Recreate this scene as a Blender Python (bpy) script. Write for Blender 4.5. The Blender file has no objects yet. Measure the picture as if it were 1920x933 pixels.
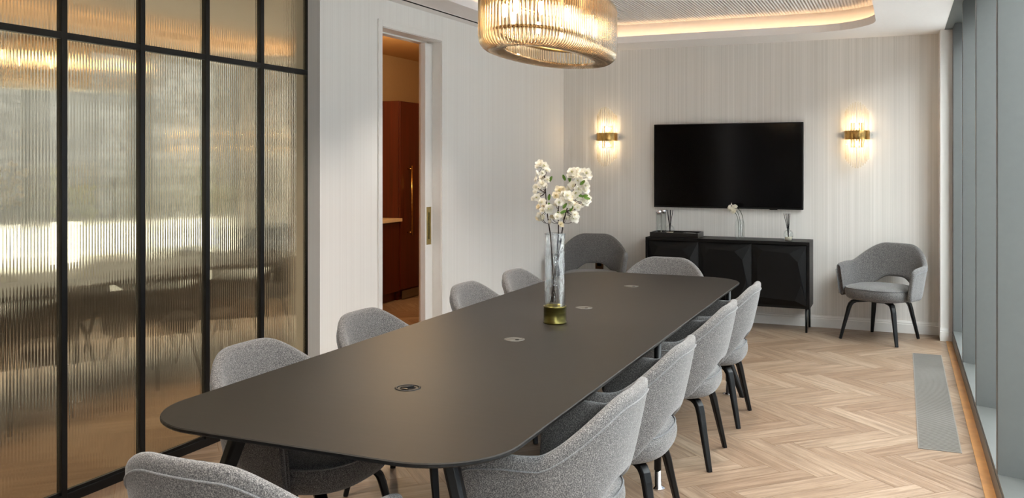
import bpy, math, random
from mathutils import Vector, Matrix
from mathutils.geometry import tessellate_polygon

random.seed(7)
scene = bpy.context.scene
col = scene.collection
PI = math.pi

# ------------------------------------------------------------------ camera
cam_d = bpy.data.cameras.new('camera')
cam = bpy.data.objects.new('camera', cam_d)
col.objects.link(cam)
FPX = 1679.0
cam_d.sensor_width = 36.0
cam_d.lens = FPX / 1920 * 36.0
cam_d.shift_y = -(466.5 - 306.0) / 1920
cam_d.clip_start = 0.05
YAW = math.atan((1690 - 960) / FPX)
cam.location = (0, 0, 1.5)
cam.rotation_euler = (PI / 2, 0, YAW)
scene.camera = cam

# ------------------------------------------------------------------ view, world
scene.view_settings.view_transform = 'Standard'
scene.view_settings.look = 'None'
scene.view_settings.gamma = 1.0
scene.view_settings.use_curve_mapping = False
scene.view_settings.exposure = 1.48
scene.cycles.use_denoising = True
scene.cycles.max_bounces = 12
scene.cycles.diffuse_bounces = 5
scene.cycles.glossy_bounces = 6
scene.cycles.transparent_max_bounces = 48
scene.cycles.caustics_reflective = False
scene.cycles.caustics_refractive = False
scene.cycles.sample_clamp_indirect = 6.0

world = bpy.data.worlds.new('daylight')
scene.world = world
world.use_nodes = True
wn = world.node_tree.nodes
wn['Background'].inputs['Color'].default_value = (0.95, 0.965, 1.0, 1)
wn['Background'].inputs['Strength'].default_value = 7.2

# ------------------------------------------------------------------ lamps of the room
DOWN_W, CHAND_W, SCONCE_W, PANTRY_W, COVE_E = 38.0, 11.0, 2.7, 22.0, 4.6
WARM = (1.0, 0.80, 0.60)


def lamp(name, kind, loc, energy, color, size=0.05, spot=None, blend=0.5, rot=(0, 0, 0)):
    d = bpy.data.lights.new(name, kind)
    d.energy = energy
    d.color = color
    if kind in ('POINT', 'SPOT'):
        d.shadow_soft_size = size
    if kind == 'SPOT':
        d.spot_size = spot
        d.spot_blend = blend
    o = bpy.data.objects.new(name, d)
    o.location = loc
    o.rotation_euler = rot
    col.objects.link(o)
    return o


for lx in (-0.72, -2.34):
    for ly in (1.2, 2.6, 4.0, 5.4):
        lamp('downlight', 'SPOT', (lx, ly, 2.80), DOWN_W, (1.0, 0.905, 0.80), 0.035, math.radians(96), 0.7)


# ------------------------------------------------------------------ materials
def srgb(r, g, b):
    def f(c):
        c /= 255.0
        return c / 12.92 if c <= 0.04045 else ((c + 0.055) / 1.055) ** 2.4
    return (f(r), f(g), f(b), 1.0)


class NT:
    def __init__(self, name):
        self.m = bpy.data.materials.new(name)
        self.m.use_nodes = True
        self.t = self.m.node_tree
        self.t.nodes.clear()
        self.out = self.n('ShaderNodeOutputMaterial')

    def n(self, kind, **kw):
        x = self.t.nodes.new(kind)
        for k, v in kw.items():
            if isinstance(k, str) and k.startswith('i_'):
                x.inputs[k[2:].replace('_', ' ')].default_value = v
            else:
                setattr(x, k, v)
        return x

    def l(self, a, b):
        self.t.links.new(a, b)

    def surf(self, s):
        self.l(s, self.out.inputs['Surface'])
        return self.m

    def principled(self, color=(.5, .5, .5, 1), rough=.5, metal=0., spec=.5):
        p = self.n('ShaderNodeBsdfPrincipled')
        p.inputs['Base Color'].default_value = color
        p.inputs['Roughness'].default_value = rough
        p.inputs['Metallic'].default_value = metal
        p.inputs['Specular IOR Level'].default_value = spec
        return p

    def coords(self, scale=(1, 1, 1), kind='Object'):
        tc = self.n('ShaderNodeTexCoord')
        mp = self.n('ShaderNodeMapping')
        mp.inputs['Scale'].default_value = scale
        self.l(tc.outputs[kind], mp.inputs['Vector'])
        return mp.outputs['Vector']

    def noise(self, vec, scale, detail=3., rough=.55):
        x = self.n('ShaderNodeTexNoise')
        x.inputs['Scale'].default_value = scale
        x.inputs['Detail'].default_value = detail
        x.inputs['Roughness'].default_value = rough
        self.l(vec, x.inputs['Vector'])
        return x.outputs['Fac']

    def ramp(self, fac, stops):
        r = self.n('ShaderNodeValToRGB')
        e = r.color_ramp.elements
        e[0].position, e[0].color = stops[0]
        e[1].position, e[1].color = stops[1]
        for p, c in stops[2:]:
            q = e.new(p)
            q.color = c
        self.l(fac, r.inputs['Fac'])
        return r.outputs['Color']

    def bump(self, fac, strength, dist, p):
        b = self.n('ShaderNodeBump')
        b.inputs['Strength'].default_value = strength
        b.inputs['Distance'].default_value = dist
        self.l(fac, b.inputs['Height'])
        self.l(b.outputs['Normal'], p.inputs['Normal'])


def simple(name, color, rough=.5, metal=0., spec=.5, var=0.06, scale=30.):
    t = NT(name)
    p = t.principled(color, rough, metal, spec)
    f = t.noise(t.coords(), scale)
    a = tuple(min(1, c * (1 - var)) for c in color[:3]) + (1,)
    b = tuple(min(1, c * (1 + var)) for c in color[:3]) + (1,)
    t.l(t.ramp(f, [(.3, a), (.7, b)]), p.inputs['Base Color'])
    return t.surf(p.outputs[0])


def wallpaper(name, c_lo, c_hi, sx, bump):
    """Off-white wallpaper with fine irregular vertical threads."""
    t = NT(name)
    p = t.principled(c_hi, .75, 0, .2)
    f1 = t.noise(t.coords((sx, sx, .25)), 1.0, 4, .7)
    f2 = t.noise(t.coords((sx * .18, sx * .18, .08)), 1.0, 2, .5)
    m = t.n('ShaderNodeMath', operation='ADD')
    m2 = t.n('ShaderNodeMath', operation='MULTIPLY')
    m2.inputs[1].default_value = .75
    m3 = t.n('ShaderNodeMath', operation='MULTIPLY')
    m3.inputs[1].default_value = .333
    t.l(f2, m3.inputs[0]); t.l(f1, m.inputs[0]); t.l(m3.outputs[0], m.inputs[1]); t.l(m.outputs[0], m2.inputs[0])
    t.l(t.ramp(m2.outputs[0], [(.36, c_lo), (.60, c_hi)]), p.inputs['Base Color'])
    t.bump(f1, bump, .002, p)
    return t.surf(p.outputs[0])


M = {}
M['wall_back'] = wallpaper('ribbed_wallpaper', srgb(214, 209, 202), srgb(233, 228, 222), 130., .3)
M['wall_side'] = wallpaper('silk_wallpaper', srgb(230, 226, 221), srgb(237, 234, 229), 70., .06)
M['ceiling'] = simple('ceiling_paint', srgb(243, 239, 237), .85, 0, .2, .01)
M['white'] = simple('white_gloss_paint', srgb(232, 229, 224), .35, 0, .4, .01)
M['fin'] = simple('grey_aluminium_powder_coat', srgb(86, 88, 86), .42, .0, .5, .03)
M['fin_dark'] = simple('dark_grey_aluminium', srgb(92, 94, 94), .4, .2, .5, .03)
M['black_metal'] = simple('black_powder_coat', srgb(9, 10, 11), .42, .0, .3, .08)
M['black_wood'] = simple('black_stained_wood', srgb(9, 9, 10), .42, 0, .28, .15)
M['cab_black'] = simple('black_lacquer_veneer', srgb(7, 7, 8), .42, 0, .25, .12)
M['slot'] = simple('slot_black', srgb(8, 8, 9), .8, 0, .1, .1)
M['chrome'] = simple('polished_chrome', srgb(225, 225, 228), .10, 1., .5, .01)
M['steel'] = simple('brushed_steel', srgb(150, 148, 145), .35, 1., .5, .05)
M['grille'] = simple('floor_grille_metal', srgb(126, 122, 117), .42, .3, .5, .05)
M['lid_grey'] = simple('grommet_grey', srgb(84, 82, 77), .4, .4, .5, .05)
M['tray_black'] = simple('black_tray', srgb(18, 18, 19), .3, 0, .5, .1)
M['stem_brown'] = simple('twig_bark', srgb(52, 38, 32), .8, 0, .2, .25, 90)
M['leaf'] = simple('leaf_green', srgb(96, 128, 48), .5, 0, .4, .2, 60)
M['stem_green'] = simple('stem_dark_green', srgb(44, 58, 30), .5, 0, .4, .2, 60)
M['reed'] = simple('black_reed', srgb(14, 13, 14), .8, 0, .1, .1)
M['oil'] = simple('diffuser_oil', srgb(196, 190, 170), .2, 0, .4, .05)
M['stone_top'] = simple('pale_worktop', srgb(215, 195, 165), .3, 0, .5, .05)
M['pantry_wall'] = simple('pantry_paint', srgb(190, 160, 118), .85, 0, .2, .02)
M['pantry_ceiling'] = simple('pantry_ceiling_paint', srgb(214, 172, 118), .8, 0, .2, .02)
M['paving'] = simple('outdoor_paving', srgb(150, 150, 148), .9, 0, .2, .1, 6)
M['render_white'] = simple('white_render', srgb(240, 241, 242), .8, 0, .2, .02)
M['louvre'] = simple('grey_louvre_metal', srgb(62, 65, 72), .5, .2, .4, .05)
M['shrub'] = simple('shrub_leaf', srgb(84, 86, 44), .7, 0, .2, .3, 20)
M['socket'] = simple('bronze_socket_plate', srgb(96, 66, 38), .4, .7, .5, .08)


def metal_brushed(name, c, rough, sc):
    t = NT(name)
    p = t.principled(c, rough, 1.0, .5)
    f = t.noise(t.coords(sc), 1., 3)
    a = tuple(x * .72 for x in c[:3]) + (1,)
    b = tuple(min(1, x * 1.2) for x in c[:3]) + (1,)
    t.l(t.ramp(f, [(.3, a), (.7, b)]), p.inputs['Base Color'])
    return t.surf(p.outputs[0])


M['brass'] = metal_brushed('brushed_brass', srgb(196, 156, 92), .24, (40, 40, 40))
M['brass_olive'] = metal_brushed('aged_brass', srgb(112, 104, 58), .30, (6, 6, 160))
M['brass_plate'] = metal_brushed('satin_brass', srgb(186, 166, 108), .3, (80, 80, 20))


def fabric(name, lo, mid, hi):
    t = NT(name)
    p = t.principled(mid, .92, 0, .15)
    p.inputs['Sheen Weight'].default_value = .25
    p.inputs['Sheen Roughness'].default_value = .5
    v = t.coords()
    f = t.noise(v, 300., 2.5, .75)
    t.l(t.ramp(f, [(.33, lo), (.67, hi), (.5, mid)]), p.inputs['Base Color'])
    t.bump(f, .5, .0016, p)
    return t.surf(p.outputs[0])


M['fabric'] = fabric('grey_heather_tweed', srgb(50, 49, 50), srgb(96, 94, 93), srgb(150, 146, 143))
M['piping'] = fabric('tweed_piping', srgb(84, 84, 86), srgb(110, 110, 111), srgb(140, 139, 138))


def floor_wood():
    """Per-plank colour from the mesh, long grain from the plank's own UV."""
    t = NT('oak_herringbone')
    p = t.principled(srgb(190, 163, 134), .42, 0, .42)
    at = t.n('ShaderNodeAttribute', attribute_name='plank')
    uv = t.n('ShaderNodeUVMap', uv_map='UVMap')
    off = t.n('ShaderNodeVectorMath', operation='MULTIPLY_ADD')
    t.l(at.outputs['Vector'], off.inputs[0])
    off.inputs[1].default_value = (37., 61., 0)
    t.l(uv.outputs['UV'], off.inputs[2])
    mp = t.n('ShaderNodeMapping'); mp.inputs['Scale'].default_value = (2.2, 34, 1)
    t.l(off.outputs[0], mp.inputs['Vector'])
    g = t.noise(mp.outputs['Vector'], 1., 5, .65)
    mp2 = t.n('ShaderNodeMapping'); mp2.inputs['Scale'].default_value = (9, 260, 1)
    t.l(off.outputs[0], mp2.inputs['Vector'])
    g2 = t.noise(mp2.outputs['Vector'], 1., 2, .6)
    base = t.ramp(g, [(.28, srgb(120, 102, 86)), (.72, srgb(172, 154, 136)), (.5, srgb(149, 130, 112))])
    fine = t.ramp(g2, [(.36, srgb(226, 220, 214)), (.56, srgb(255, 255, 255))])
    mx = t.n('ShaderNodeMix', data_type='RGBA', blend_type='MULTIPLY'); mx.inputs['Factor'].default_value = .8
    t.l(base, mx.inputs['A']); t.l(fine, mx.inputs['B'])
    tone = t.ramp(at.outputs['Fac'], [(0, srgb(218, 206, 196)), (1., srgb(255, 253, 250))])
    mx2 = t.n('ShaderNodeMix', data_type='RGBA', blend_type='MULTIPLY'); mx2.inputs['Factor'].default_value = 1.
    t.l(mx.outputs['Result'], mx2.inputs['A']); t.l(tone, mx2.inputs['B'])
    t.l(mx2.outputs['Result'], p.inputs['Base Color'])
    t.bump(g2, .12, .001, p)
    return t.surf(p.outputs[0])


M['floor'] = floor_wood()
M['floor_gap'] = simple('plank_joint', srgb(132, 108, 84), .8, 0, .2, .1)
M['floor_glow'] = simple('orange_glow_on_oak', srgb(190, 138, 84), .4, 0, .45, .15, 9)  # orange glow at the floor edge, put into this colour


def tabletop_mat():
    t = NT('matt_umber_laminate')
    p = t.principled(srgb(31, 28, 26), .48, 0, .22)
    f = t.noise(t.coords((4, 60, 4)), 1., 4)
    t.l(t.ramp(f, [(.3, srgb(28, 25, 21)), (.7, srgb(33, 29, 25))]), p.inputs['Base Color'])
    return t.surf(p.outputs[0])


M['tabletop'] = tabletop_mat()


def mahogany():
    t = NT('red_brown_veneer')
    p = t.principled(srgb(96, 38, 20), .28, 0, .5)
    f = t.noise(t.coords((30, 30, 1.2)), 1., 4)
    t.l(t.ramp(f, [(.3, srgb(58, 16, 8)), (.7, srgb(82, 25, 12))]), p.inputs['Base Color'])
    return t.surf(p.outputs[0])


M['mahogany'] = mahogany()


def emit(name, color, strength):
    t = NT(name)
    e = t.n('ShaderNodeEmission')
    e.inputs['Color'].default_value = color
    e.inputs['Strength'].default_value = strength
    return t.surf(e.outputs[0])


M['led'] = emit('warm_led_tape', (1.0, .68, .38, 1), COVE_E)
M['bulb'] = emit('warm_bulb', (1.0, .80, .56, 1), CHAND_W)
M['bulb_small'] = emit('warm_sconce_bulb', (1.0, .76, .46, 1), 9.)


def thin_glass(name, tint, f0, rough=.03, bump=None, trans=0.0, base_fac=.06):
    """Clear thin glass: see-through with edge reflections, no bending of rays."""
    t = NT(name)
    tr = t.n('ShaderNodeBsdfTransparent'); tr.inputs['Color'].default_value = tint
    gl = t.n('ShaderNodeBsdfGlossy'); gl.inputs['Roughness'].default_value = rough
    lw = t.n('ShaderNodeLayerWeight'); lw.inputs['Blend'].default_value = .5
    pw_ = t.n('ShaderNodeMath', operation='POWER'); pw_.inputs[1].default_value = 3.
    t.l(lw.outputs['Facing'], pw_.inputs[0])
    ma = t.n('ShaderNodeMath', operation='MULTIPLY_ADD'); ma.inputs[1].default_value = f0; ma.inputs[2].default_value = base_fac
    t.l(pw_.outputs[0], ma.inputs[0])
    base = tr.outputs[0]
    if trans:
        tl = t.n('ShaderNodeBsdfTranslucent'); tl.inputs['Color'].default_value = (1, .95, .86, 1)
        mm = t.n('ShaderNodeMixShader'); mm.inputs['Fac'].default_value = trans
        t.l(tr.outputs[0], mm.inputs[1]); t.l(tl.outputs[0], mm.inputs[2])
        base = mm.outputs[0]
    mx = t.n('ShaderNodeMixShader')
    t.l(ma.outputs[0], mx.inputs['Fac'])
    t.l(base, mx.inputs[1]); t.l(gl.outputs[0], mx.inputs[2])
    if bump:
        f = t.noise(t.coords(bump[0]), 1., 2)
        b = t.n('ShaderNodeBump'); b.inputs['Strength'].default_value = bump[1]; b.inputs['Distance'].default_value = .006
        t.l(f, b.inputs['Height'])
        t.l(b.outputs['Normal'], gl.inputs['Normal']); t.l(b.outputs['Normal'], lw.inputs['Normal'])
    return t.surf(mx.outputs[0])


M['glass'] = thin_glass('clear_glass', (.955, .97, .965, 1), .75, .02)
M['glass_vase'] = thin_glass('seeded_glass', (.92, .94, .95, 1), .85, .04, ((60, 60, 14), .8), 0., .15)
def rod_glass():
    """Champagne glass rod: clear in the middle, deeper amber where the path through it is long."""
    t = NT('champagne_glass_rod')
    lw = t.n('ShaderNodeLayerWeight'); lw.inputs['Blend'].default_value = .5
    tr = t.n('ShaderNodeBsdfTransparent')
    t.l(t.ramp(lw.outputs['Facing'], [(.25, (.97, .92, .83, 1)), (.92, (.62, .45, .27, 1))]), tr.inputs['Color'])
    gl = t.n('ShaderNodeBsdfGlass'); gl.inputs['Roughness'].default_value = .02; gl.inputs['Color'].default_value = (1, .93, .80, 1)
    gl.inputs['IOR'].default_value = 1.5
    mx = t.n('ShaderNodeMixShader'); mx.inputs['Fac'].default_value = .62
    t.l(tr.outputs[0], mx.inputs[1]); t.l(gl.outputs[0], mx.inputs[2])
    return t.surf(mx.outputs[0])


M['glass_rod'] = rod_glass()
M['glass_sconce'] = thin_glass('clear_glass_rod', (.98, .95, .90, 1), .45, .05, None, .22)
M['window_glass'] = thin_glass('window_glass', (.93, .96, .95, 1), .50, .0)


def reeded():
    """Bronze mirrored reeded glass: a flat silvered back behind a ribbed front."""
    t = NT('bronze_mirrored_reeded_glass')
    tint = (.81, .68, .46, 1)
    g1 = t.n('ShaderNodeBsdfGlossy'); g1.inputs['Color'].default_value = tint; g1.inputs['Roughness'].default_value = .05
    g2 = t.n('ShaderNodeBsdfGlossy'); g2.inputs['Color'].default_value = tint; g2.inputs['Roughness'].default_value = .015
    nv = t.n('ShaderNodeCombineXYZ'); nv.inputs[0].default_value = 1.
    t.l(nv.outputs[0], g2.inputs['Normal'])
    mx = t.n('ShaderNodeMixShader'); mx.inputs['Fac'].default_value = .18
    t.l(g1.outputs[0], mx.inputs[1]); t.l(g2.outputs[0], mx.inputs[2])
    d = t.n('ShaderNodeBsdfDiffuse'); d.inputs['Color'].default_value = (.30, .25, .17, 1)
    m2 = t.n('ShaderNodeMixShader'); m2.inputs['Fac'].default_value = .12
    t.l(mx.outputs[0], m2.inputs[1]); t.l(d.outputs[0], m2.inputs[2])
    return t.surf(m2.outputs[0])


M['reeded'] = reeded()


def screen():
    t = NT('dark_tv_panel')
    p = t.principled(srgb(3, 3, 5), .12, 0, .18)
    return t.surf(p.outputs[0])


M['screen'] = screen()


def petal(name, c, ct):
    t = NT(name)
    d = t.n('ShaderNodeBsdfDiffuse'); d.inputs['Color'].default_value = c
    tl = t.n('ShaderNodeBsdfTranslucent'); tl.inputs['Color'].default_value = ct
    mx = t.n('ShaderNodeMixShader'); mx.inputs['Fac'].default_value = .3
    t.l(d.outputs[0], mx.inputs[1]); t.l(tl.outputs[0], mx.inputs[2])
    return t.surf(mx.outputs[0])


M['petal'] = petal('white_petal', srgb(250, 246, 236), srgb(250, 244, 228))
M['petal_cream'] = petal('cream_petal', srgb(250, 240, 216), srgb(248, 234, 204))
M['pollen'] = simple('flower_centre', srgb(206, 204, 118), .8, 0, .2, .15, 80)


def stone_mat():
    t = NT('split_face_stone')
    p = t.principled(srgb(150, 150, 150), .9, 0, .2)
    at = t.n('ShaderNodeAttribute', attribute_name='plank')
    f = t.noise(t.coords((3, 3, 9)), 2., 5)
    c1 = t.ramp(f, [(.3, srgb(62, 66, 76)), (.7, srgb(118, 123, 134))])
    c2 = t.ramp(at.outputs['Fac'], [(0, srgb(150, 150, 150)), (1, srgb(255, 255, 255))])
    mx = t.n('ShaderNodeMix', data_type='RGBA', blend_type='MULTIPLY'); mx.inputs['Factor'].default_value = 1.
    t.l(c1, mx.inputs['A']); t.l(c2, mx.inputs['B'])
    t.l(mx.outputs['Result'], p.inputs['Base Color'])
    return t.surf(p.outputs[0])


M['stone'] = stone_mat()


def fluted():
    t = NT('fluted_ceiling_plaster')
    p = t.principled(srgb(240, 235, 232), .85, 0, .2)
    w = t.n('ShaderNodeTexWave', wave_type='BANDS', bands_direction='X')
    w.inputs['Scale'].default_value = 12.0
    t.l(t.coords(), w.inputs['Vector'])
    t.bump(w.outputs['Fac'], 1., .010, p)
    return t.surf(p.outputs[0])


M['fluted'] = fluted()


# ------------------------------------------------------------------ mesh helpers
class MB:
    """Collects vertices and faces for ONE mesh object."""

    def __init__(self):
        self.v, self.f, self.s = [], [], []

    def add(self, verts, faces, smooth=False):
        o = len(self.v)
        self.v += [tuple(x) for x in verts]
        self.f += [tuple(i + o for i in f) for f in faces]
        self.s += [smooth] * len(faces)
        return self

    def box(self, a, b):
        x0, y0, z0 = a
        x1, y1, z1 = b
        v = [(x0, y0, z0), (x1, y0, z0), (x1, y1, z0), (x0, y1, z0), (x0, y0, z1), (x1, y0, z1), (x1, y1, z1), (x0, y1, z1)]
        return self.add(v, [(0, 3, 2, 1), (4, 5, 6, 7), (0, 1, 5, 4), (1, 2, 6, 5), (2, 3, 7, 6), (3, 0, 4, 7)])

    def prism(self, outline, z0, z1):
        n = len(outline)
        v = [(x, y, z0) for x, y in outline] + [(x, y, z1) for x, y in outline]
        f = [tuple(range(n - 1, -1, -1)), tuple(range(n, 2 * n))]
        f += [(i, (i + 1) % n, n + (i + 1) % n, n + i) for i in range(n)]
        return self.add(v, f)

    def loft(self, rings, closed=True, caps=True, smooth=True, wrap=False):
        m = len(rings[0])
        v = [p for r in rings for p in r]
        f = []
        R = len(rings)
        for i in range(R if wrap else R - 1):
            j = (i + 1) % R
            for k in range(m if closed else m - 1):
                k2 = (k + 1) % m
                f.append((i * m + k, i * m + k2, j * m + k2, j * m + k))
        self.add(v, f, smooth)
        if caps and not wrap:
            o = len(self.v) - len(v)
            self.f.append(tuple(o + k for k in range(m - 1, -1, -1)))
            self.f.append(tuple(o + (R - 1) * m + k for k in range(m)))
            self.s += [False, False]
        return self

    def tube(self, pts, r, segs=8, caps=True, wrap=False):
        pts = [Vector(p) for p in pts]
        n = len(pts)
        rs = r if isinstance(r, (list, tuple)) else [r] * n
        rings = []
        up = None
        for i in range(n):
            if wrap:
                t = pts[(i + 1) % n] - pts[i - 1]
            else:
                t = pts[min(i + 1, n - 1)] - pts[max(i - 1, 0)]
            t.normalize()
            if up is None:
                up = Vector((0, 0, 1)) if abs(t.z) < .9 else Vector((1, 0, 0))
            a = t.cross(up)
            if a.length < 1e-5:
                a = t.orthogonal()
            a.normalize()
            b = a.cross(t).normalized()
            up = b
            rings.append([pts[i] + (a * math.cos(2 * PI * k / segs) + b * math.sin(2 * PI * k / segs)) * rs[i] for k in range(segs)])
        return self.loft(rings, True, caps, True, wrap)

    def sweep(self, pts, ws, hs, side):
        """Rectangular bar along pts, its width lying along the direction side."""
        pts = [Vector(p) for p in pts]
        side = Vector(side).normalized()
        n = len(pts)
        rings = []
        for i in range(n):
            t = (pts[min(i + 1, n - 1)] - pts[max(i - 1, 0)]).normalized()
            s = (side - t * side.dot(t)).normalized()
            u = s.cross(t).normalized()
            w, h = ws[i] / 2, hs[i] / 2
            rings.append([pts[i] + s * a * w + u * b * h for a, b in ((-1, -.6), (-.7, -1), (.7, -1), (1, -.6), (1, .6), (.7, 1), (-.7, 1), (-1, .6))])
        return self.loft(rings, True, True, False)

    def lathe(self, prof, segs=24, c=(0, 0, 0), caps=True, sx=1., sy=1.):
        rings = [[(c[0] + r * sx * math.cos(2 * PI * k / segs), c[1] + r * sy * math.sin(2 * PI * k / segs), c[2] + z) for k in range(segs)] for r, z in prof]
        return self.loft(rings, True, caps, True)

    def build(self, name, mat, parent=None, loc=None, bevel=0., sub=0, smooth_angle=None, rot=None):
        me = bpy.data.meshes.new(name)
        me.from_pydata([tuple(p) for p in self.v], [], self.f)
        me.polygons.foreach_set('use_smooth', self.s)
        me.materials.append(mat)
        me.update()
        return link(name, me, parent, loc, bevel, sub, rot)


def link(name, me, parent=None, loc=None, bevel=0., sub=0, rot=None):
    o = bpy.data.objects.new(name, me)
    col.objects.link(o)
    if parent is not None:
        o.parent = parent
    if loc:
        o.location = loc
    if rot:
        o.rotation_euler = rot
    if bevel:
        b = o.modifiers.new('bevel', 'BEVEL')
        b.width = bevel
        b.segments = 2
        b.limit_method = 'ANGLE'
        b.angle_limit = math.radians(40)
    if sub:
        s = o.modifiers.new('subdivision', 'SUBSURF')
        s.levels = s.render_levels = sub
    return o


def box(name, a, b, mat, parent=None, bevel=0.):
    return MB().box(a, b).build(name, mat, parent, None, bevel)


def empty(name, loc=(0, 0, 0), rz=0.):
    o = bpy.data.objects.new(name, None)
    o.empty_display_size = .1
    o.location = loc
    o.rotation_euler = (0, 0, rz)
    col.objects.link(o)
    return o


def tag(o, label=None, cat=None, group=None, kind=None):
    if label:
        o['label'] = label
    if cat:
        o['category'] = cat
    if group:
        o['group'] = group
    if kind:
        o['kind'] = kind
    return o


def struct(o):
    o['kind'] = 'structure'
    return o


KIDS = {}


def copy_tree(o, parent=None):
    c = o.copy()
    col.objects.link(c)
    if parent is not None:
        c.parent = parent
    for ch in [x for x in bpy.data.objects if x.parent == o]:
        copy_tree(ch, c)
    return c


def smooth(a, b, x):
    t = min(1, max(0, (x - a) / (b - a)))
    return t * t * (3 - 2 * t)


def rounded_rect(x0, x1, y0, y1, r, n=10):
    pts = []
    for cx, cy, a0 in ((x1 - r, y1 - r, 0), (x0 + r, y1 - r, 90), (x0 + r, y0 + r, 180), (x1 - r, y0 + r, 270)):
        for k in range(n + 1):
            a = math.radians(a0 + 90 * k / n)
            pts.append((cx + r * math.cos(a), cy + r * math.sin(a)))
    return pts


# ------------------------------------------------------------------ room dimensions
XG, XP = -3.392, -3.375          # glass plane and frame face of the partition
XR = 0.395                       # face of the window fins
YB, YF = 8.66, -1.7              # back wall, wall behind the camera
ZC, ZU = 2.63, 2.82              # lower ceiling, tray ceiling

# ------------------------------------------------------------------ floor: herringbone planks
W_, N_ = 0.12, 5
ax = Vector((1, -1, 0)) / math.sqrt(2)
bx_ = Vector((1, 1, 0)) / math.sqrt(2)
org = Vector((-0.112, 4.934, 0))
fv, ff, fuv, fcol = [], [], [], []


def plank(u0, v0, u1, v1, horiz):
    g = .0012
    c = [(u0, v0), (u1, v0), (u1, v1), (u0, v1)]
    cx, cy = (u0 + u1) / 2, (v0 + v1) / 2
    wp = org + ax * cx * W_ + bx_ * cy * W_
    if not (-6.1 < wp.x < 0.75 and -2.1 < wp.y < 10.9):
        return
    o = len(fv)
    for u, v in c:
        uu = u * W_ + (g if u == u0 else -g)
        vv = v * W_ + (g if v == v0 else -g)
        fv.append(tuple(org + ax * uu + bx_ * vv))
        fuv.append(((u - u0) * W_, (v - v0) * W_) if horiz else ((v - v0) * W_, (u - u0) * W_))
    ff.append((o, o + 1, o + 2, o + 3))
    fcol.append(random.random())


for y in range(-90, 90):
    for x in range(-90, 90):
        if (x - y) % (2 * N_) == 0:
            plank(x, y, x + N_, y + 1, True)
        if (x - y) % (2 * N_) == 2 * N_ - 1:
            plank(x, y, x + 1, y + N_, False)
me = bpy.data.meshes.new('floor')
me.from_pydata(fv, [], ff)
uvl = me.uv_layers.new(name='UVMap')
for i, u in enumerate(fuv):
    uvl.data[i].uv = u
ca = me.attributes.new('plank', 'FLOAT', 'FACE')
for i, c in enumerate(fcol):
    ca.data[i].value = c
me.materials.append(M['floor'])
struct(link('floor', me))
struct(box('floor.001', (-6.4, -2.3, -.08), (.8, 11.1, -.0015), M['floor_gap']))
struct(box('trim_1', (.345, -1.7, .0), (.3915, 8.39, .003), M['floor_glow']))  # added strip that paints the orange glow on the floor by the windows

# ------------------------------------------------------------------ back wall, pillar, front wall
struct(box('wall_back', (-3.6, YB, 0), (.75, YB + .15, 2.9), M['wall_back']))
struct(box('wall_pillar', (.300, 8.40, 0), (.412, YB, ZC + .03), M['white'], None, .006))
struct(box('wall_front', (-3.6, YF - .15, 0), (.75, YF, 2.9), M['wall_side']))


def skirting(name, p0, p1, nrm, h=.108):
    """Stepped skirting board from p0 to p1, projecting along nrm."""
    prof = [(0, 0), (.018, 0), (.018, h * .72), (.013, h * .76), (.013, h * .86), (.008, h * .92), (.006, h), (0, h)]
    d = Vector(nrm)
    rings = [[Vector((p[0], p[1], 0)) + d * a + Vector((0, 0, z)) for a, z in prof] for p in (p0, p1)]
    return struct(MB().loft(rings, True, True, False).build(name, M['white']))


skirting('baseboard_back', (-3.18, YB), (.300, YB), (0, -1, 0))
skirting('baseboard_pillar', (.300, 8.40), (.412, 8.40), (0, -1, 0))

# ------------------------------------------------------------------ side wall with the pocket door (own frame, 1.4 degrees off)
AX, AY = -3.284, 4.586
WROT = -math.atan2(.0988, 4.074)
frame = {'loc': (AX, AY, 0), 'rot': (0, 0, WROT)}
S0, S1, ZD, TH = .682, 1.512, 2.438, .185


def wbox(name, a, b, mat, parent=None, bevel=0.):
    o = MB().box(a, b).build(name, mat, parent, None, bevel)
    if parent is None:
        o.location, o.rotation_euler = frame['loc'], frame['rot']
    return o


w = MB().box((-TH, 0, 0), (0, S0, 2.9)).box((-TH, S1, 0), (0, 4.10, 2.9)).box((-TH, S0, ZD), (0, S1, 2.9)).build('wall_left', M['wall_side'])
w.location, w.rotation_euler = frame['loc'], frame['rot']
struct(w)
# casing round the opening
cas = MB()
cw = .046
cas.box((0, S0 - cw, 0), (.012, S0, ZD + cw)).box((0, S1, 0), (.012, S1 + cw, ZD + cw)).box((0, S0, ZD), (.012, S1, ZD + cw))
cas.box((-TH - .01, S0 - .002, 0), (0.004, S0 + .004, ZD))
cas.box((-.066, S1 - .004, 0), (.004, S1 + .002, ZD)).box((-TH - .01, S1 - .004, 0), (-.128, S1 + .002, ZD))
cas.box((-.066, S0, ZD - .005), (.004, S1, ZD)).box((-TH - .01, S0, ZD - .012), (-.128, S1, ZD))
o = cas.build('trim_2', M['white'], None, None, .0025)
o.location, o.rotation_euler = frame['loc'], frame['rot']
struct(o)
door = empty('door_1', frame['loc'], WROT)
struct(door)
wbox('door_leaf', (-.122, S1 - .105, .008), (-.076, S1 + .60, ZD - .02), M['white'], door, .003)
pl = MB()
ys0, ys1, zz0, zz1 = S1 - .088, S1 - .022, .878, 1.165
pl.box((-.0765, ys0, zz0), (-.0735, ys0 + .020, zz1)).box((-.0765, ys1 - .020, zz0), (-.0735, ys1, zz1))
pl.box((-.0765, ys0 + .020, zz0), (-.0735, ys1 - .020, zz0 + .04)).box((-.0765, ys0 + .020, zz1 - .04), (-.0735, ys1 - .020, zz1))
h = pl.build('door_handle', M['brass_plate'], door)
tag(h, 'brass recessed pull')
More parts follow.
